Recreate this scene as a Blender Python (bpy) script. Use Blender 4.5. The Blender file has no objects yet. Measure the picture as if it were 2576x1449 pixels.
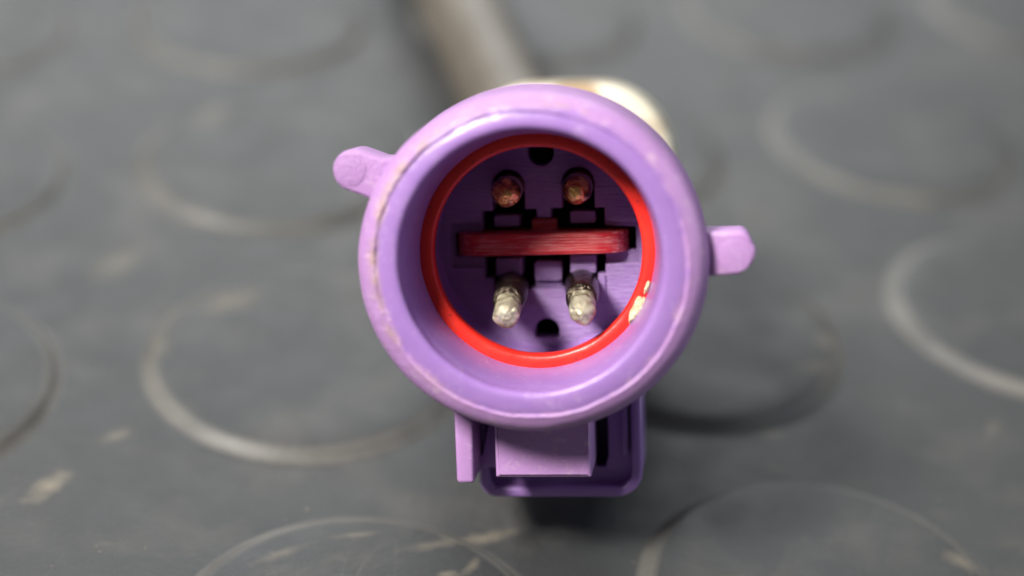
import bpy, bmesh, math, random
from mathutils import Vector, Matrix, noise

random.seed(7)
S = 0.001                                   # everything below is measured in millimetres
sc = bpy.context.scene
col = sc.collection

# ------------------------------------------------------------------ camera
cam = bpy.data.cameras.new("camera")
cam_o = bpy.data.objects.new("camera", cam)
col.objects.link(cam_o)
PIT, ROL, CAMH = 0.582382, 0.0901216, 74.762
R0 = Vector((1, 0, 0)); U0 = Vector((0, math.sin(PIT), math.cos(PIT))); F0 = Vector((0, math.cos(PIT), -math.sin(PIT)))
RV = R0 * math.cos(ROL) + U0 * math.sin(ROL)
UV = U0 * math.cos(ROL) - R0 * math.sin(ROL)
cam_o.matrix_world = Matrix.Translation((0, 0, CAMH * S)) @ Matrix((RV, UV, -F0)).transposed().to_4x4()
cam.sensor_width = 36.0
cam.lens = 36.0 * 4055.7 / 2576
cam.clip_start = 0.004
cam.clip_end = 10.0
cam.dof.use_dof = True
cam.dof.focus_distance = 0.1018
cam.dof.aperture_fstop = 11.2
cam.dof.aperture_blades = 0
sc.camera = cam_o

# ------------------------------------------------------------------ world, lamps, exposure
w = bpy.data.worlds.new("World"); sc.world = w; w.use_nodes = True
bg = w.node_tree.nodes["Background"]
bg.inputs[0].default_value = (0.93, 0.97, 1.0, 1); bg.inputs[1].default_value = 0.055

def area(name, loc, target, size, size_y, power, colr):
    l = bpy.data.lights.new(name, 'AREA'); l.shape = 'RECTANGLE'; l.size = size; l.size_y = size_y
    l.energy = power; l.color = colr
    o = bpy.data.objects.new(name, l); col.objects.link(o)
    o.location = loc
    o.rotation_euler = (Vector(target) - Vector(loc)).to_track_quat('-Z', 'Y').to_euler()
    return o
TGT = (0.002, 0.09, 0.015)
area("bench_lamp", (-0.300, -0.135, 0.470), TGT, 0.13, 0.13, 8.2, (1.0, 0.96, 0.90))
area("ceiling_lamp", (-0.55, 0.45, 1.15), TGT, 1.2, 1.0, 7.0, (0.97, 0.98, 1.0))
area("far_ceiling_lamp", (-0.15, 1.50, 0.80), TGT, 1.3, 0.5, 14.0, (0.94, 0.98, 1.0))
area("side_window", (0.95, 0.05, 0.50), TGT, 0.5, 0.6, 3.6, (0.80, 0.88, 1.0))

sc.view_settings.view_transform = 'Standard'
sc.view_settings.look = 'None'
sc.view_settings.exposure = 0.0
sc.view_settings.gamma = 1.0
sc.cycles.use_denoising = True
sc.cycles.max_bounces = 10
sc.cycles.sample_clamp_indirect = 6.0

# ------------------------------------------------------------------ helpers
def mesh_obj(name, verts, faces, mat, parent=None, matrix=None, sharp=40, smooth=True):
    me = bpy.data.meshes.new(name)
    me.from_pydata([(v[0] * S, v[1] * S, v[2] * S) for v in verts], [], faces)
    bm = bmesh.new(); bm.from_mesh(me)
    bmesh.ops.recalc_face_normals(bm, faces=bm.faces)
    bm.to_mesh(me); bm.free()
    return finish(name, me, mat, parent, matrix, sharp, smooth)

def finish(name, me, mat, parent, matrix, sharp, smooth=True):
    if smooth:
        me.shade_smooth(); me.set_sharp_from_angle(angle=math.radians(sharp))
    me.materials.clear(); me.materials.append(mat)
    o = bpy.data.objects.new(name, me); col.objects.link(o)
    if parent is not None:
        o.parent = parent
    if matrix is not None:
        o.matrix_local = matrix
    return o

def lathe_data(prof, seg=192, closed=False, fn=None):
    vs, fs = [], []
    n = len(prof)
    for i in range(seg):
        a = 2 * math.pi * i / seg
        for k, (r, z) in enumerate(prof):
            if fn:
                r, z = fn(k, r, z, a)
            vs.append((r * math.cos(a), r * math.sin(a), z))
    for i in range(seg):
        j = (i + 1) % seg
        for k in range(n if closed else n - 1):
            k2 = (k + 1) % n
            fs.append((i * n + k, j * n + k, j * n + k2, i * n + k2))
    return vs, fs

def tube_data(pts, rad, seg=40, fn=None, cap=True):
    """swept round section along pts; rad per point"""
    vs, fs = [], []
    m = len(pts)
    up = Vector((0, 1, 0.02))
    for i, p in enumerate(pts):
        p = Vector(p)
        t = (Vector(pts[min(i + 1, m - 1)]) - Vector(pts[max(i - 1, 0)])).normalized()
        s = t.cross(up)
        if s.length < 1e-4: s = t.cross(Vector((1, 0, 0)))
        s.normalize(); u = s.cross(t)
        for k in range(seg):
            a = 2 * math.pi * k / seg
            v = p + (s * math.cos(a) + u * math.sin(a)) * max(rad[i], 0.004)
            if fn: v = fn(v, i)
            vs.append(tuple(v))
    for i in range(m - 1):
        for k in range(seg):
            k2 = (k + 1) % seg
            fs.append((i * seg + k, i * seg + k2, (i + 1) * seg + k2, (i + 1) * seg + k))
    if cap:
        fs.append(tuple(range(seg))); fs.append(tuple((m - 1) * seg + k for k in range(seg)))
    return vs, fs

def arc(cx, cy, r, a0, a1, n=14):
    return [(cx + r * math.cos(math.radians(a0 + (a1 - a0) * i / n)), cy + r * math.sin(math.radians(a0 + (a1 - a0) * i / n))) for i in range(n + 1)]

def rrect(x0, y0, x1, y1, r, n=8):
    return (arc(x1 - r, y1 - r, r, 0, 90, n) + arc(x0 + r, y1 - r, r, 90, 180, n)
            + arc(x0 + r, y0 + r, r, 180, 270, n) + arc(x1 - r, y0 + r, r, 270, 360, n))

def slab(name, loops, z_front, thick, bev, mat, parent, matrix=None, sharp=35):
    """flat piece cut to an outline (further loops are holes), front at z_front, edges eased by bev"""
    cu = bpy.data.curves.new(name, 'CURVE'); cu.dimensions = '2D'; cu.fill_mode = 'BOTH'
    for lp in loops:
        sp = cu.splines.new('POLY'); sp.points.add(len(lp) - 1)
        for p, (x, y) in zip(sp.points, lp): p.co = (x, y, 0, 1)
        sp.use_cyclic_u = True
    cu.extrude = thick / 2 - bev
    cu.bevel_depth = bev; cu.offset = -bev; cu.bevel_resolution = 2
    tmp = bpy.data.objects.new(name + "_outline", cu); col.objects.link(tmp)
    dg = bpy.context.evaluated_depsgraph_get(); dg.update()
    me = bpy.data.meshes.new_from_object(tmp.evaluated_get(dg))
    bpy.data.objects.remove(tmp); bpy.data.curves.remove(cu)
    bm = bmesh.new(); bm.from_mesh(me)
    bmesh.ops.remove_doubles(bm, verts=bm.verts, dist=1e-4)
    for v in bm.verts:
        v.co.z += z_front - thick / 2
        v.co *= S
    bmesh.ops.recalc_face_normals(bm, faces=bm.faces)
    bm.to_mesh(me); bm.free()
    me.name = name
    return finish(name, me, mat, parent, matrix, sharp)

# ------------------------------------------------------------------ materials
class NT:
    def __init__(s, name):
        s.m = bpy.data.materials.new(name); s.m.use_nodes = True
        s.t = s.m.node_tree; s.b = s.t.nodes["Principled BSDF"]
        tc = s.t.nodes.new("ShaderNodeTexCoord")
        mp = s.t.nodes.new("ShaderNodeMapping"); mp.inputs['Scale'].default_value = (1000, 1000, 1000)
        s.t.links.new(tc.outputs['Object'], mp.inputs['Vector']); s.mm = mp.outputs['Vector']
    def link(s, a, b): s.t.links.new(a, b)
    def noise(s, scale, detail=4, rough=.55, dist=0, vec=None):
        n = s.t.nodes.new("ShaderNodeTexNoise"); n.inputs['Scale'].default_value = scale
        n.inputs['Detail'].default_value = detail; n.inputs['Roughness'].default_value = rough
        n.inputs['Distortion'].default_value = dist
        s.link(vec or s.mm, n.inputs['Vector']); return n.outputs['Fac']
    def stretch(s, x, y, z):
        n = s.t.nodes.new("ShaderNodeMapping"); n.inputs['Scale'].default_value = (x, y, z)
        s.link(s.mm, n.inputs['Vector']); return n.outputs['Vector']
    def ramp(s, fac, stops):
        n = s.t.nodes.new("ShaderNodeValToRGB")
        e = n.color_ramp.elements
        while len(e) < len(stops): e.new(.5)
        for el, (p, c) in zip(e, stops):
            el.position = p; el.color = (c, c, c, 1) if not isinstance(c, tuple) else (*c, 1)
        s.link(fac, n.inputs['Fac']); return n.outputs['Color']
    def mix(s, fac, a, b, mode='MIX'):
        n = s.t.nodes.new("ShaderNodeMix"); n.data_type = 'RGBA'; n.blend_type = mode
        for i, v in ((0, fac), (6, a), (7, b)):
            if hasattr(v, 'is_linked') or isinstance(v, bpy.types.NodeSocket): s.link(v, n.inputs[i])
            elif i == 0: n.inputs[0].default_value = v
            else: n.inputs[i].default_value = (*v, 1)
        return n.outputs[2]
    def math(s, op, a, b=0.0, clamp=False):
        n = s.t.nodes.new("ShaderNodeMath"); n.operation = op; n.use_clamp = clamp
        for i, v in ((0, a), (1, b)):
            if isinstance(v, bpy.types.NodeSocket): s.link(v, n.inputs[i])
            else: n.inputs[i].default_value = v
        return n.outputs[0]
    def sep(s):
        n = s.t.nodes.new("ShaderNodeSeparateXYZ"); s.link(s.mm, n.inputs[0]); return n.outputs
    def bump(s, h, strength, dist=0.0001, prev=None):
        n = s.t.nodes.new("ShaderNodeBump"); n.inputs['Strength'].default_value = strength
        n.inputs['Distance'].default_value = dist
        s.link(h, n.inputs['Height'])
        if prev is not None: s.link(prev, n.inputs['Normal'])
        return n.outputs[0]
    def set(s, **k):
        for key, v in k.items():
            i = s.b.inputs[key.replace('_', ' ')]
            if isinstance(v, bpy.types.NodeSocket): s.link(v, i)
            elif isinstance(v, tuple): i.default_value = (*v, 1) if len(v) == 3 and i.type == 'RGBA' else v
            else: i.default_value = v
        return s.m

def purple(name, scuffed=False, brushed=False):
    n = NT(name)
    base = n.mix(n.ramp(n.noise(.35, 3), [(.35, 0.), (.7, 1.)]), (.280, .153, .425), (.310, .172, .445))
    rough = n.math('ADD', n.math('MULTIPLY', n.noise(1.6, 5), .2), .22)
    h = n.noise(9, 3)
    b = n.bump(h, .12, 5e-5)
    if scuffed:
        x, y, z = n.sep()
        r = n.math('SQRT', n.math('ADD', n.math('MULTIPLY', x, x), n.math('MULTIPLY', y, y)))
        # worn outer shoulder of the collar: paler, pinker, rubbed plastic with brown grime in the parting line
        edge = n.math('ADD', r, n.math('MULTIPLY', n.math('SUBTRACT', n.noise(.55, 5), .5), 1.3))
        worn = n.ramp(n.math('MULTIPLY', n.math('SUBTRACT', edge, 9.0), 1.6, True), [(.1, 0.), (.55, 1.)])
        base = n.mix(n.math('MULTIPLY', worn, .5), base, (.47, .25, .46))
        grime = n.math('MULTIPLY', n.ramp(n.math('ABSOLUTE', n.math('SUBTRACT', r, 9.38)), [(.0, 1.), (.5, 0.)]),
                       n.ramp(n.noise(.8, 6, .65), [(.42, 0.), (.6, 1.)]))
        side = n.math('ADD', n.math('MULTIPLY', n.math('SUBTRACT', n.math('MULTIPLY', y, .6), x), .09), .25, True)
        grime = n.math('MULTIPLY', grime, side)
        base = n.mix(n.math('MULTIPLY', grime, .8), base, (.40, .28, .21))
        chalk = n.math('MULTIPLY', n.ramp(n.noise(1.1, 6, .7), [(.56, 0.), (.72, 1.)]), worn)
        base = n.mix(n.math('MULTIPLY', chalk, .5), base, (.60, .46, .50))
        for sc_, th, amt in ((.55, .006, .55), (1.3, .010, .4)):
            ln = n.ramp(n.math('ABSOLUTE', n.math('SUBTRACT', n.noise(sc_, 2, .5, 1.6), .5)), [(.0, 1.), (th, 0.)])
            ln = n.math('MULTIPLY', ln, n.ramp(n.noise(.45, 3), [(.48, 0.), (.62, 1.)]))
            base = n.mix(n.math('MULTIPLY', ln, amt), base, (.62, .48, .60))
        pits = n.ramp(n.noise(5.0, 3, .6), [(.66, 0.), (.72, 1.)])
        base = n.mix(n.math('MULTIPLY', pits, .35), base, (.52, .38, .46))
        rough = n.math('ADD', rough, n.math('MULTIPLY', worn, .14))
        b = n.bump(n.noise(1.6, 5, .6), .16, 1.5e-4, b)
        b = n.bump(n.math('MULTIPLY', n.noise(2.8, 6, .7), n.math('MULTIPLY', worn, side)), .5, 2.5e-4, b)
    if brushed:
        base = n.mix(.5, base, (.31, .20, .41))
        b = n.bump(n.noise(1.0, 4, .6, vec=n.stretch(.8, 9, 1)), .8, 1.6e-4, b)
        br = n.ramp(n.noise(1.0, 5, .7, vec=n.stretch(.7, 11, 1)), [(.55, 0.), (.72, 1.)])  # pale streaks paint the glints of the brushed ridges into the colour
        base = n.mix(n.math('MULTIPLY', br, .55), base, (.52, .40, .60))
        sp = n.ramp(n.noise(7, 2), [(.72, 0.), (.76, 1.)])
        base = n.mix(n.math('MULTIPLY', sp, .6), base, (.75, .62, .70))
    return n.set(Base_Color=base, Roughness=rough, Normal=b, Subsurface_Weight=.08,
                 Subsurface_Radius=(1.0, .45, 1.1), Subsurface_Scale=.0005, IOR=1.5)

M_PURPLE = purple("purple_plastic")
M_RIM = purple("purple_plastic_scuffed", scuffed=True)
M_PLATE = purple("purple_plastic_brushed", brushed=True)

n = NT("red_silicone_seal")
spk = n.ramp(n.noise(3.2, 2), [(.66, 0.), (.71, 1.)])
c = n.mix(n.ramp(n.noise(.5, 3), [(.35, 0.), (.7, 1.)]), (.70, .018, .012), (.78, .03, .016))
c = n.mix(n.math('MULTIPLY', spk, .55), c, (.09, .02, .02))
M_SEAL = n.set(Base_Color=c, Roughness=.38, Normal=n.bump(n.noise(2.5, 4), .2, 1e-4),
               Subsurface_Weight=.1, Subsurface_Radius=(1, .15, .1), Subsurface_Scale=.0006)

n = NT("red_plastic_wedge")
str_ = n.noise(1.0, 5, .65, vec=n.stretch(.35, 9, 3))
c = n.mix(n.ramp(str_, [(.50, 0.), (.70, 1.)]), (.60, .03, .04), (.85, .36, .34))  # pale streaks: scratches, plus ridge highlights put into the colour
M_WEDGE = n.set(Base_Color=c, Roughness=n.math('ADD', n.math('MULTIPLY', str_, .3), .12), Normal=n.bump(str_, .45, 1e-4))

n = NT("cream_plastic_cover")
c = n.mix(n.ramp(n.noise(.25, 4), [(.46, 0.), (.66, 1.)]), (.66, .61, .48), (.30, .20, .10))
M_COVER = n.set(Base_Color=c, Roughness=.45, Subsurface_Weight=.2, Subsurface_Radius=(1, .9, .7), Subsurface_Scale=.001)

n = NT("taupe_cable_sheath")
c = n.mix(n.ramp(n.noise(.12, 4), [(.35, 0.), (.7, 1.)]), (.082, .070, .055), (.108, .096, .078))
M_CABLE = n.set(Base_Color=c, Roughness=.5, Normal=n.bump(n.noise(.8, 4), .2, 2e-4))

n = NT("tarnished_bronze")
c = n.ramp(n.noise(.95, 2, .5, .5), [(.34, (.10, .03, .010)), (.46, (.50, .17, .045)), (.56, (.90, .55, .14)), (.68, (.80, .30, .13)), (.8, (.25, .08, .03))])
M_BRONZE = n.set(Base_Color=c, Metallic=.6, Roughness=.18, Coat_Weight=1.0, Coat_Roughness=.04, Normal=n.bump(n.noise(.9, 2, .5, .6), .9, 5e-4))

n = NT("darkened_tin_plating")
c = n.ramp(n.noise(1.2, 5, .6, .5), [(.35, (.025, .018, .013)), (.58, (.075, .058, .042)), (.78, (.25, .21, .16))])
M_TIN = n.set(Base_Color=c, Metallic=.85, Roughness=.2, Normal=n.bump(n.noise(1.6, 5, .6, .6), .8, 4e-4))

n = NT("pale_corroded_tip")
c = n.ramp(n.noise(1.2, 6, .65, .6), [(.30, (.10, .075, .045)), (.44, (.34, .30, .20)), (.62, (.58, .55, .42)), (.8, (.66, .64, .54))])
M_TIP = n.set(Base_Color=c, Metallic=.35, Roughness=.24, Normal=n.bump(n.noise(1.4, 4, .6, .8), .9, 4e-4))

n = NT("dried_cream_residue")
c = n.ramp(n.noise(1.5, 5), [(.35, (.50, .36, .20)), (.6, (.74, .62, .40))])
M_RESIDUE = n.set(Base_Color=c, Roughness=.5, Normal=n.bump(n.noise(3, 5), .8, 3e-4))

n = NT("cavity_shade")
M_CAVITY_SHADE = n.set(Base_Color=(.012, .011, .013), Roughness=.7, Normal=n.bump(n.noise(3, 3), .3))

def rubber(name, stud=False):
    n = NT(name)
    local = n.mm
    g = n.t.nodes.new("ShaderNodeNewGeometry")
    mp = n.t.nodes.new("ShaderNodeMapping"); mp.inputs['Scale'].default_value = (1000, 1000, 1000)
    n.link(g.outputs['Position'], mp.inputs['Vector']); n.mm = mp.outputs['Vector']
    base = n.mix(n.ramp(n.noise(.045, 4), [(.35, 0.), (.68, 1.)]), (.023, .025, .027), (.031, .032, .032))
    # a film of dry dust, thicker in blotches
    dust = n.ramp(n.noise(.11, 7, .62), [(.50, 0.), (.74, 1.)])
    base = n.mix(n.math('MULTIPLY', dust, .3), base, (.11, .10, .085))
    streak = n.ramp(n.noise(.30, 6, .7, vec=n.stretch(.45, 1.6, 1)), [(.60, 0.), (.78, 1.)])
    base = n.mix(n.math('MULTIPLY', streak, .3), base, (.13, .115, .09))
    # dried mud smears at the spots where they lie
    x, y, z = n.sep()
    wob = n.math('MULTIPLY', n.math('SUBTRACT', n.noise(.9, 5, .7), .5), 1.6)
    for (sx, sy, rx, ry, ang, k) in SMEARS:
        ca, sa = math.cos(math.radians(ang)), math.sin(math.radians(ang))
        dx = n.math('SUBTRACT', x, sx); dy = n.math('SUBTRACT', y, sy)
        u = n.math('DIVIDE', n.math('ADD', n.math('MULTIPLY', dx, ca), n.math('MULTIPLY', dy, sa)), rx)
        v = n.math('DIVIDE', n.math('SUBTRACT', n.math('MULTIPLY', dy, ca), n.math('MULTIPLY', dx, sa)), ry)
        d = n.math('ADD', n.math('SQRT', n.math('ADD', n.math('MULTIPLY', u, u), n.math('MULTIPLY', v, v))), wob)
        f = n.ramp(d, [(.0, 1.), (1.0, 0.)])
        base = n.mix(n.math('MULTIPLY', f, k * .7), base, (.25, .212, .15))
    if stud:                                            # paler stud shoulder: rubbed dust, with light on the slope painted in
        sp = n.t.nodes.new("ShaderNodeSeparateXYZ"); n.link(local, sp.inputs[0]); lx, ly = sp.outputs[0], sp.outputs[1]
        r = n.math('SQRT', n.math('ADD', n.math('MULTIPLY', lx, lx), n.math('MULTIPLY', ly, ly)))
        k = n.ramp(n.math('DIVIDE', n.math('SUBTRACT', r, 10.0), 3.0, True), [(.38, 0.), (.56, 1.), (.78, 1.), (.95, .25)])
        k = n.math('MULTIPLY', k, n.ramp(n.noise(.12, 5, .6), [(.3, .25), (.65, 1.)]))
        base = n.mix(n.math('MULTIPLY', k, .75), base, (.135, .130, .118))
    for sc_, th, st in ((.12, .005, (.35, 1.5, 1)), (.20, .007, (1.6, .3, 1))):
        ln = n.ramp(n.math('ABSOLUTE', n.math('SUBTRACT', n.noise(sc_, 1, .4, .1, vec=n.stretch(*st)), .5)), [(.0, 1.), (th, 0.)])
        ln = n.math('MULTIPLY', ln, n.ramp(n.noise(.09, 4), [(.50, 0.), (.66, 1.)]))
        base = n.mix(n.math('MULTIPLY', ln, .18), base, (.14, .132, .12))
    fine = n.ramp(n.noise(3.5, 3, .7), [(.60, 0.), (.72, 1.)])
    base = n.mix(n.math('MULTIPLY', fine, .35), base, (.10, .095, .085))
    b = n.bump(n.noise(2.2, 4), .16, 2e-4)
    b = n.bump(n.noise(.5, 3), .10, 4e-4, b)
    return n.set(Base_Color=base, Roughness=n.math('ADD', n.math('MULTIPLY', n.noise(.3, 5), .22), .43), Normal=b, IOR=1.5)

# (x, y, half length, half width, angle, strength) in mm on the mat
SMEARS = [(-30.5, 83.6, 2.3, 1.1, 62, .75), (-27.4, 89.6, 1.5, .8, 30, .45), (-22.5, 106.6, 3.4, 1.8, 40, .40),
          (-26.5, 100.0, 2.2, 1.0, 100, .25), (26.0, 108.6, 1.3, 1.3, 0, .45), (24.5, 104.8, 2.2, 1.0, 20, .40),
          (20.7, 96.8, 1.6, .9, 10, .45), (-.6, 82.2, 3.4, .7, 24, .6), (-3.2, 80.5, 3.6, .6, 20, .35),
          (32.4, 83.4, 2.0, .9, 150, .45), (-1.0, 78.6, 1.2, .5, 60, .6), (-2.5, 77.6, .8, .5, 10, .5), (-9.0, 80.6, 2.0, .35, 15, .4), (-13.5, 78.2, 2.6, .5, 35, .3), (20.6, 92.6, 1.4, .5, -30, .3), (38.0, 100.0, 1.5, .6, 60, .3), (-33.0, 112.0, 3.5, 2.0, 60, .35), (-30.5, 138.0, 4.0, 2.0, 80, .35)]
M_RUBBER = rubber("grey_rubber")
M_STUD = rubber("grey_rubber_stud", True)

# ------------------------------------------------------------------ the mat
def tag(o, **k):
    for a, b in k.items(): o[a] = b
    return o

mat_o = mesh_obj("mat", [(-420, -160, 0), (420, -160, 0), (420, 640, 0), (-420, 640, 0),
                         (-420, -160, -3), (420, -160, -3), (420, 640, -3), (-420, 640, -3)],
                 [(0, 1, 2, 3), (4, 5, 6, 7), (0, 1, 5, 4), (1, 2, 6, 5), (2, 3, 7, 6), (3, 0, 4, 7)], M_RUBBER, smooth=False)
tag(mat_o, kind="structure", label="grey rubber mat with rows of round raised studs", category="mat")

STUD_H = 0.85
prof = [(12.85, -.02), (12.68, .02), (12.45, .10), (12.22, .24), (12.02, .40), (11.85, .55), (11.66, .68), (11.4, .78), (10.95, STUD_H), (9.0, STUD_H), (4.5, STUD_H), (0.0, STUD_H)]
v, f = lathe_data(prof[:-1], 96)
nn = len(prof) - 1
f.append(tuple(i * nn + nn - 1 for i in range(96)))
me = bpy.data.meshes.new("stud")
me.from_pydata([(a * S, b * S, c_ * S) for a, b, c_ in v], [], f)
bm = bmesh.new(); bm.from_mesh(me); bmesh.ops.recalc_face_normals(bm, faces=bm.faces)
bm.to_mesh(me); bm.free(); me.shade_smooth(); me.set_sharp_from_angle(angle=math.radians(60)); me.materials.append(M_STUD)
PHI = 0.256870
for j in range(-3, 7):
    for i in range(-4, 6):
        x = -15.26 + 31 * (i * math.cos(PHI) - j * math.sin(PHI))
        y = 100.73 + 31 * (i * math.sin(PHI) + j * math.cos(PHI))
        if not (-95 < x < 105 and 45 < y < 290): continue
        o = bpy.data.objects.new("stud", me); col.objects.link(o)
        o.parent = mat_o; o.location = (x * S, y * S, 0.0)

# ------------------------------------------------------------------ the connector
BASE = Vector((4.0, 98.0, 0.0))
O_ = Vector((1.03038, 82.02520, 22.99531))
AX = Matrix(((0.988076856, -0.119961719, -0.096505504), (-0.038304101, 0.415569413, -0.908754564), (0.149120495, 0.90161591, 0.406019494)))
ML = Matrix.Translation((O_ - BASE) * S) @ AX.to_4x4()
def to_world(p): return O_ + AX @ Vector(p)

conn = bpy.data.objects.new("electrical_connector", None); col.objects.link(conn)
conn.empty_display_size = .01
conn.location = BASE * S
tag(conn, label="purple round four-pin plug connector with red seal ring lying on the rubber mat", category="connector")

# barrel and collar: one moulding, mouth towards the camera
rim_prof = [(7.4, -23.5), (7.4, -10.4), (6.9, -10.3), (6.9, -9.0), (7.0, -8.72), (7.13, -8.55), (7.2, -8.2), (7.2, -6.0), (7.2, -4.6), (7.22, -4.35), (7.30, -4.3), (7.33, -2.9),
            (7.40, -2.2), (7.48, -1.5), (7.55, -.9), (7.63, -.2), (7.72, .4), (7.78, .7), (7.84, .9), (7.85, 1.45), (7.88, 1.66), (7.96, 1.79), (8.08, 1.86), (8.3, 1.87), (8.55, 1.85), (8.8, 1.80),
            (8.98, 1.76), (9.10, 1.70), (9.18, 1.66), (9.25, 1.74), (9.32, 1.74), (9.42, 1.66), (9.58, 1.58), (9.75, 1.47),
            (9.92, 1.33), (10.08, 1.15), (10.22, .94), (10.34, .68), (10.42, .36), (10.46, .0), (10.47, -.4), (10.47, -3.2), (10.3, -3.5), (9.9, -3.7),
            (9.4, -3.8), (9.15, -4.1), (9.1, -6.0), (9.1, -23.5)]
K0 = next(i for i, p in enumerate(rim_prof) if p[0] == 9.10 and p[1] == 1.70)
def rimfn(k, r, z, a):
    if K0 - 1 <= k <= K0 + 6:                          # ragged parting line, stronger on the upper left
        q = Vector((math.cos(a) * 5, math.sin(a) * 5, 3.1))
        amp = .35 + .65 * max(0.0, math.cos(a - math.radians(150)))
        r += amp * (.16 * noise.noise(q * .7) + .08 * noise.noise(q * 2.7) + .05 * noise.noise(q * 7.0))
        if K0 + 1 <= k <= K0 + 3:
            z += amp * (.05 + .10 * noise.noise(q * 1.3 + Vector((4, 2, k * .4))) + .07 * noise.noise(q * 6.0))
    elif 11 <= k:
        q = Vector((math.cos(a) * r, math.sin(a) * r, z))
        r += .025 * noise.noise(q * .6)
    return r, z
v, f = lathe_data(rim_prof, 384, fn=rimfn)
def seat(p):                                           # the collar sits slightly low and is moulded a little out of round
    k = min(1.0, max(0.0, (p[2] + 4.5) / 4.0)); k = k * k * (3 - 2 * k)
    k *= min(1.0, max(0.0, (math.hypot(p[0], p[1]) - 7.9) / 1.6))
    return (p[0] * (1 + .013 * k), p[1] * (1 - .014 * k) - .27 * k, p[2])
v = [seat(p) for p in v]
collar = mesh_obj("barrel", v, f, M_RIM, conn, ML, sharp=70)

# red seal ring seated in the barrel
ring_prof = [(7.34, -2.98), (7.22, -2.96), (7.0, -2.96), (6.74, -2.98), (6.60, -3.05), (6.52, -3.18), (6.50, -3.4), (6.50, -3.8), (6.54, -4.05), (6.66, -4.2), (6.9, -4.26), (7.34, -4.26)]
def ringfn(k, r, z, a):
    q = Vector((math.cos(a) * 6.5, math.sin(a) * 6.5, k * .5))
    return r + .03 * noise.noise(q * .5), z + .03 * noise.noise(q * .7)
v, f = lathe_data(ring_prof, 256, closed=True, fn=ringfn)
seal = mesh_obj("seal_ring", v, f, M_SEAL, conn, ML, sharp=60)

# lump of dried residue stuck to the seal
def blob(name, cx, cy, cz, rx, ry, rz, ang, parent, mat, seed, amp=.4, rings=14, seg=24):
    vs, fs = [], []
    ca, sa = math.cos(ang), math.sin(ang)
    for i in range(rings + 1):
        th = math.pi * i / rings
        for k in range(seg):
            ph = 2 * math.pi * k / seg
            d = Vector((math.sin(th) * math.cos(ph), math.sin(th) * math.sin(ph), math.cos(th)))
            m = 1 + amp * noise.noise(d * 1.7 + Vector((seed, 0, 0))) + amp * .5 * noise.noise(d * 4.5 + Vector((0, seed, 0)))
            x, y, z = d.x * rx * m, d.y * ry * m, d.z * rz * m
            vs.append((cx + x * ca - y * sa, cy + x * sa + y * ca, cz + z))
    for i in range(rings):
        for k in range(seg):
            k2 = (k + 1) % seg
            fs.append((i * seg + k, i * seg + k2, (i + 1) * seg + k2, (i + 1) * seg + k))
    return mesh_obj(name, vs, fs, mat, parent, sharp=180)
res = blob("residue", 6.14, -3.72, -2.93, .42, .92, .20, math.radians(-28), seal, M_RESIDUE, 3.0, .4)
res["label"] = "cream lump of dried residue stuck on the red seal"
blob("residue_crumb", 6.75, -2.35, -2.93, .12, .40, .06, math.radians(-22), seal, M_RESIDUE, 1.0, .6, 10, 16)

# pin carrier plate: front layer with the long recess, back layer with the cross-shaped slot
def dhole(cx, y_flat, y_round, w):
    s = 1 if y_flat > y_round else -1
    r = w / 2; cy = y_round + s * r
    if s > 0: return [(cx + r, y_flat), *[(p[0], p[1]) for p in arc(cx, cy, r, 0, -180)], (cx - r, y_flat)]
    return [(cx - r, y_flat), *[(p[0], p[1]) for p in arc(cx, cy, r, 180, 0)], (cx + r, y_flat)]
disc = arc(0, 0, 7.12, 0, 357, 119)
h_top = dhole(-.12, 6.12, 4.9, 1.66)
h_bot = dhole(-.03, -6.45, -5.18, 1.62)
slot = ([(-6.0, -1.0), (-6.0, .55), (-4.25, .62), (-4.1, .78), (-4.1, 2.03), (-3.4, 2.03)] + arc(-2.33, 3.62, 1.07, 180, 0)
        + [(-1.26, 2.08), (-.52, 2.10), (-.50, 1.52), (.42, 1.50), (.42, 2.12), (1.18, 2.12)] + arc(2.24, 3.70, 1.06, 180, 0)
        + [(3.30, 2.10), (3.93, 2.10), (3.91, .98), (4.06, .86), (5.95, .78), (5.95, -.76), (4.1, -.80), (3.93, -.95), (3.92, -2.24), (3.42, -2.24)]
        + arc(2.31, -3.08, 1.11, 0, -170) + [(1.14, -3.2), (-1.12, -3.2)] + arc(-2.29, -3.12, 1.11, -10, -180)
        + [(-3.40, -2.44), (-4.04, -2.44), (-4.04, -1.22), (-4.16, -1.06)])
slot = slot[::-1]
# front layer keeps the pockets, opens wider beside the wedge
wide = ([(-6.2, -1.72), (-6.2, 1.2), (-4.1, 1.24), (-4.1, 2.03), (-3.4, 2.03)] + arc(-2.33, 3.62, 1.07, 180, 0)
        + [(-1.26, 2.08), (-.52, 2.10), (-.50, 1.52), (.42, 1.50), (.42, 2.12), (1.18, 2.12)] + arc(2.24, 3.70, 1.06, 180, 0)
        + [(3.30, 2.10), (3.93, 2.10), (3.93, 1.18), (6.12, 1.1), (6.12, -1.55), (3.93, -1.6), (3.92, -2.24), (3.42, -2.24)]
        + arc(2.31, -3.08, 1.11, 0, -170) + [(1.14, -3.2), (-1.12, -3.2)] + arc(-2.29, -3.12, 1.11, -10, -180)
        + [(-3.40, -2.44), (-4.04, -2.44), (-4.04, -1.72)])
wide = wide[::-1]
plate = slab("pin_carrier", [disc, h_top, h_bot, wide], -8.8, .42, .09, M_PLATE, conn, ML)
slab("slot_plate", [disc, h_top, h_bot, slot], -9.23, 1.3, .08, M_PLATE, plate)
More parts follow.
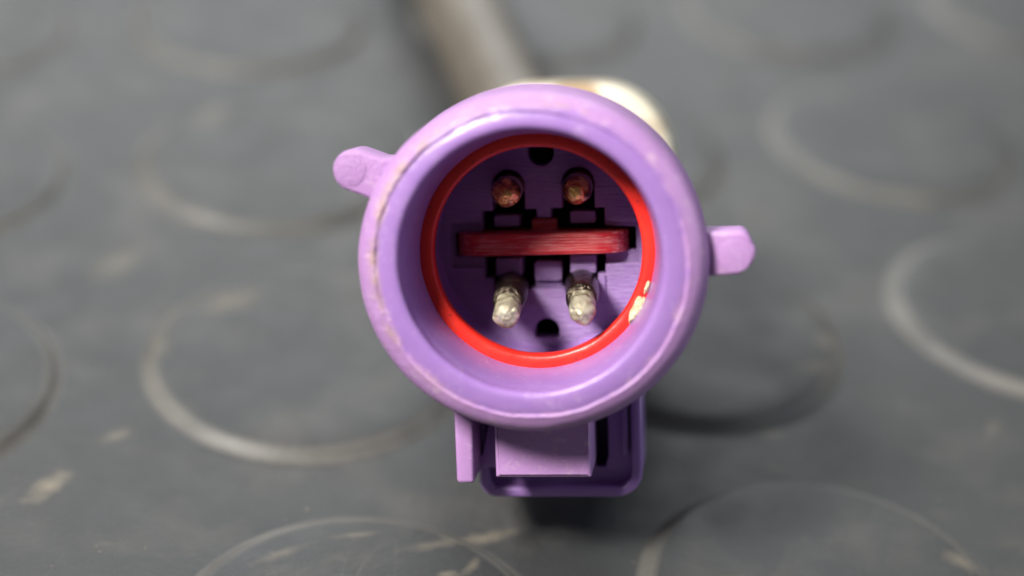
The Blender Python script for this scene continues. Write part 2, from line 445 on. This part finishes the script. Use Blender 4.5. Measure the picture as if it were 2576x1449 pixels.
# small guide blocks showing inside the slot
for (x0, y0, x1, y1, z) in ((-3.34, .94, -1.68, 1.66, -9.0), (1.67, 1.10, 3.31, 1.86, -9.0), (-3.31, -2.30, -1.60, -1.17, -8.9), (1.60, -2.20, 3.29, -1.02, -8.9)):
    slab("guide_block", [rrect(x0, y0, x1, y1, .08, 3)], z, 2.2, .07, M_PLATE, plate)
ck = slab("centre_block", [[(-.8, -1.62), (-.68, -1.45), (.88, -1.47), (1.0, -1.64), (1.0, -2.58), (.86, -2.74), (-.66, -2.72), (-.8, -2.56)]], -9.35, 2.0, .05, M_PLATE, plate)
slab("centre_block_foot", [rrect(-.78, -3.22, .96, -2.70, .04, 3)], -9.75, 1.6, .04, M_PLATE, ck)
slab("guide_rib", [rrect(3.42, -4.0, 3.92, -2.26, .1, 3)], -8.66, .3, .05, M_PLATE, plate)
# black disc added behind the slots, painting in the shade of the cavity
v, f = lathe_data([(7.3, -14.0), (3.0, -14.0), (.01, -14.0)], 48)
mesh_obj("cavity_shade_disc", v, f, M_CAVITY_SHADE, conn, ML)

# red secondary-lock wedge lying in the slot
wx = [(-5.85, -9.6), (-5.62, -8.7), (-5.25, -8.15), (-4.7, -7.85), (-4.0, -7.72), (3.6, -7.72), (4.3, -7.86), (4.8, -8.15), (5.15, -8.65), (5.4, -9.6)]
vs, fs = [], []
def wedge_section(x, zf):
    t = (x + 5.85) / 11.4
    y0 = -.86 + .05 * t; y1 = .62 - .06 * t
    b = .16
    front = []
    for i in range(13):                                 # moulded with fine lengthwise ridges
        y = y0 + b + (y1 - y0 - 2 * b) * i / 12
        front.append((x, y, zf - (.0 if i % 2 else .03) + .012 * noise.noise(Vector((x * .8, i * 3.1, 0)))))
    return front + [(x, y1 - .05, zf - .05), (x, y1, zf - b), (x, y1, -11.0), (x, y0, -11.0), (x, y0, zf - b), (x, y0 + .05, zf - .05)]
NW = 19
dense = []
for (xa, za), (xb, zb) in zip(wx[:-1], wx[1:]):
    m = 24 if abs(xb - xa) > 4 else 4
    dense += [(xa + (xb - xa) * i / m, za + (zb - za) * i / m) for i in range(m)]
dense.append(wx[-1])
for x, zf in dense: vs += wedge_section(x, zf)
for i in range(len(dense) - 1):
    for k in range(NW):
        k2 = (k + 1) % NW
        fs.append((i * NW + k, i * NW + k2, i * NW + NW + k2, i * NW + NW + k))
fs += [tuple(range(NW)), tuple((len(dense) - 1) * NW + k for k in range(NW))]
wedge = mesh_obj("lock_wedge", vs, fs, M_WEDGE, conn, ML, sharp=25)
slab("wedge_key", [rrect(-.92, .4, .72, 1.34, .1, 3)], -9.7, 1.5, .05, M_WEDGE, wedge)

# pins
def lump(seed, amp, freq):
    def fn(v, i):
        q = v * freq + Vector((seed, seed * .7, 0))
        d = Vector((noise.noise(q), noise.noise(q + Vector((9, 0, 0))), noise.noise(q + Vector((0, 9, 0)))))
        return v + d * amp
    return fn
def domed(p0, p1, r0, r1, n=10, cap=8, blunt=.8):
    """points and radii from p0 to p1 with a rounded end"""
    p0, p1 = Vector(p0), Vector(p1); L = (p1 - p0).length; d = (p1 - p0) / L
    pts, rad = [], []
    for i in range(n + 1):
        t = i / n; pts.append(p0 + d * (L - r1 * blunt) * t); rad.append(r0 + (r1 - r0) * t)
    for i in range(1, cap + 1):
        a = math.pi / 2 * i / cap
        pts.append(p0 + d * (L - r1 * blunt + r1 * blunt * math.sin(a))); rad.append(r1 * math.cos(a))
    return pts, rad
for sx, ty, root_y in ((-2.30, 3.42, 3.58), (2.25, 3.50, 3.66)):
    pts, rad = domed((sx, root_y, -11), (sx + .14 * (1 if sx < 0 else .6), ty - .02, -5.6), .98, .97, 8, 12, .95)
    v, f = tube_data(pts, rad, 48, lump(sx, .03, 1.3))
    pin = mesh_obj("contact_pin", v, f, M_BRONZE, conn, ML, sharp=180)
    pin["label"] = "short tarnished bronze contact pin"
for (rx, ry), (mx, my), (tx, ty), sd in (((-2.28, -3.12), (-1.95, -3.12), (-1.88, -3.98), 2.0), ((2.30, -3.04), (2.68, -3.06), (2.85, -3.80), 5.0)):
    # thick dark root sleeve
    pts = [Vector((rx, ry, -11.0)), Vector((rx, ry, -9.0)), Vector((rx + (mx - rx) * .35, ry + (my - ry) * .3, -7.6)), Vector((rx + (mx - rx) * .8, ry + (my - ry) * .8, -5.8)),
           Vector((mx, my, -3.75)), Vector((mx, my - .02, -3.5)), Vector((mx, my - .03, -3.35))]
    rad = [1.10, 1.10, 1.10, 1.07, 1.02, .95, .80]
    v, f = tube_data(pts, rad, 48, lump(sd, .05, 1.2))
    pin = mesh_obj("contact_pin", v, f, M_TIN, conn, ML, sharp=70)
    pin["label"] = "long darkened contact pin with pale corroded tip"
    pts, rad = domed((mx, my, -4.4), (tx, ty, -1.5), .84, .80, 26, 14, .65)
    v, f = tube_data(pts, rad, 56, lump(sd + 3, .13, 1.5))
    mesh_obj("pin_tip", v, f, M_TIP, pin, sharp=180)

# bayonet lugs on the collar
def lug(name, cx, cy, dx, dy, half, length, zf, thick):
    """tab from the collar, rounded end centred at cx,cy, pointing along dx,dy"""
    L = math.hypot(dx, dy); dx, dy = dx / L, dy / L
    a = math.degrees(math.atan2(dy, dx))
    px, py = -dy, dx
    lp = arc(cx, cy, half, a - 90, a + 90, 20) + [(cx - dx * length * .55 + px * half, cy - dy * length * .55 + py * half),
         (cx - dx * length + px * half * 1.25, cy - dy * length + py * half * 1.25),
         (cx - dx * length - px * half * 1.25, cy - dy * length - py * half * 1.25),
         (cx - dx * length * .55 - px * half, cy - dy * length * .55 - py * half)]
    return slab(name, [lp], zf, thick, .28, M_RIM, conn, ML, sharp=60)
lugL = lug("bayonet_lug", -10.76, 5.50, -.94, .36, 1.28, 2.4, -.3, 3.4)
slab("ejector_mark", [[(-10.95 + (1.0 + .05 * math.sin(3 * t_)) * math.cos(t_), 5.56 + (.98 + .05 * math.cos(2 * t_ + 1)) * math.sin(t_)) for t_ in [2 * math.pi * i / 30 for i in range(30)]]], -.26, .5, .03, M_RIM, lugL)
lp = [(9.6, 1.36), (12.30, 1.34)] + arc(12.38, .62, .74, 90, 0, 8) + arc(12.22, .10, 1.12, 20, -60, 8) + [(12.35, -1.24), (9.6, -1.34)]
lugR = slab("bayonet_lug", [lp[::-1]], -.3, 3.4, .22, M_RIM, conn, ML, sharp=60)
slab("ejector_mark", [arc(12.1, -.1, 1.0, 0, 345, 23)], -.26, .5, .03, M_RIM, lugR)

# latch guard, web, lever and side stop under the barrel
gl, gx, gy, t, r, rl = -4.66, 6.14, -16.85, .68, 1.75, 1.15      # left edge, right edge, bottom, wall, corner radii
outer = [(gl, -7.2)] + arc(gl + rl, gy + rl, rl, 180, 270, 10) + arc(gx - r, gy + r, r, 270, 360, 10) + [(gx, -7.2)]
inner = [(gx - t, -7.2)] + arc(gx - r, gy + r, r - t, 360, 270, 10) + arc(gl + rl, gy + rl, rl - t, 270, 180, 10) + [(gl + t, -7.2)]
guard = slab("latch_guard", [outer + inner], -7.0, 6.0, .22, M_PURPLE, conn, ML, sharp=60)
web_out = [(gl + .3, -8.2)] + arc(gl + rl, gy + rl, rl - .35, 180, 270, 8) + arc(gx - r, gy + r, r - .35, 270, 360, 8) + [(gx - .3, -8.2)]
slotR = [(2.92, -9.6), (3.88, -9.6), (3.90, -14.45), (3.78, -14.62), (3.72, -15.05), (3.05, -15.05), (3.02, -14.6), (2.92, -14.5)]
slotL = [(-3.9, -9.6), (-2.6, -9.6), (-2.7, -13.0), (-3.5, -14.8), (-3.8, -14.8)]
slab("guard_web", [web_out, slotR, slotL], -8.0, .7, .06, M_PURPLE, guard)
slab("guard_shade_plate", [web_out], -12.2, .6, .06, M_PURPLE, guard)  # closing plate added so the slots in the web go dark
slab("guard_rib", [rrect(4.88, -14.1, 5.22, -8.0, .16, 4)], -7.35, .8, .08, M_PURPLE, guard)
lever = slab("latch_lever", [rrect(-3.02, -14.42, 3.06, -8.4, .12, 4)], -3.0, 6.2, .22, M_RIM, conn, ML, sharp=60)
slab("side_stop", [[(-5.58, -7.4), (-5.55, -14.55), (-5.45, -14.78), (-4.55, -14.78), (-4.42, -14.62), (-4.42, -7.4)][::-1]], -3.0, 6.0, .22, M_RIM, conn, ML, sharp=60)

slab("latch_gusset", [[(-3.0, -9.5), (-3.35, -9.5), (-4.25, -13.7), (-4.45, -13.9), (-4.45, -14.6), (-3.0, -14.6)]], -6.2, 1.2, .06, M_PURPLE, lever)

# rear cover and cable
cover = slab("rear_cover", [rrect(-8.4, -9.7, 8.4, 9.8, 6.2, 16)], -23.0, 9.0, 1.0, M_COVER, conn, ML, sharp=60)
p0 = to_world((-.5, .3, -30.0)); p1 = to_world((-1.0, -.5, -38.0))
ctrl = [p0, p1, Vector((-.6, 128.5, 7.3)), Vector((-3.0, 138.5, 6.3)), Vector((-7.9, 157.5, 5.6)), Vector((-14.0, 180.0, 5.2)), Vector((-22, 215, 5.1)), Vector((-34, 262, 5.1)), Vector((-52, 330, 5.1))]
path = []
for i in range(len(ctrl) - 1):
    a, b, c_, d = ctrl[max(i - 1, 0)], ctrl[i], ctrl[i + 1], ctrl[min(i + 2, len(ctrl) - 1)]
    for k in range(10):
        t_ = k / 10
        path.append(.5 * ((2 * b) + (c_ - a) * t_ + (2 * a - 5 * b + 4 * c_ - d) * t_ ** 2 + (3 * b - a - 3 * c_ + d) * t_ ** 3))
path.append(ctrl[-1])
v, f = tube_data([p - BASE for p in path], [4.15] * len(path), 40)
mesh_obj("cable", v, f, M_CABLE, conn, Matrix.Identity(4), sharp=60)

# ------------------------------------------------------------------ grit lying on the mat
vs, fs = [], []
def stud_z(x, y):
    dx, dy = x + 15.26, y - 100.73
    i = dx * math.cos(PHI) + dy * math.sin(PHI); j = -dx * math.sin(PHI) + dy * math.cos(PHI)
    rr = math.hypot(i - 31 * round(i / 31), j - 31 * round(j / 31))
    return STUD_H if rr < 11.2 else (0.0 if rr > 12.6 else None)
for _ in range(260):
    x = random.uniform(-45, 55); y = random.uniform(70, 160); z = stud_z(x, y)
    if z is None: continue
    s = random.uniform(.04, .10) * (1.6 if random.random() < .08 else 1)
    b0 = len(vs)
    for (ax, ay, az) in ((1, 0, .5), (0, 1, .5), (-1, 0, .5), (0, -1, .5), (0, 0, 1.1), (0, 0, 0)):
        vs.append((x + s * (ax + random.uniform(-.3, .3)), y + s * (ay + random.uniform(-.3, .3)), z + s * az * .8))
    for a in range(4):
        fs += [(b0 + a, b0 + (a + 1) % 4, b0 + 4), (b0 + (a + 1) % 4, b0 + a, b0 + 5)]
n = NT("pale_grit")
M_GRIT = n.set(Base_Color=n.ramp(n.noise(.2, 2), [(.4, (.08, .07, .06)), (.6, (.22, .19, .15))]), Roughness=.8)
tag(mesh_obj("grit", vs, fs, M_GRIT, smooth=False), kind="stuff", label="fine pale grit scattered over the rubber mat", category="grit")
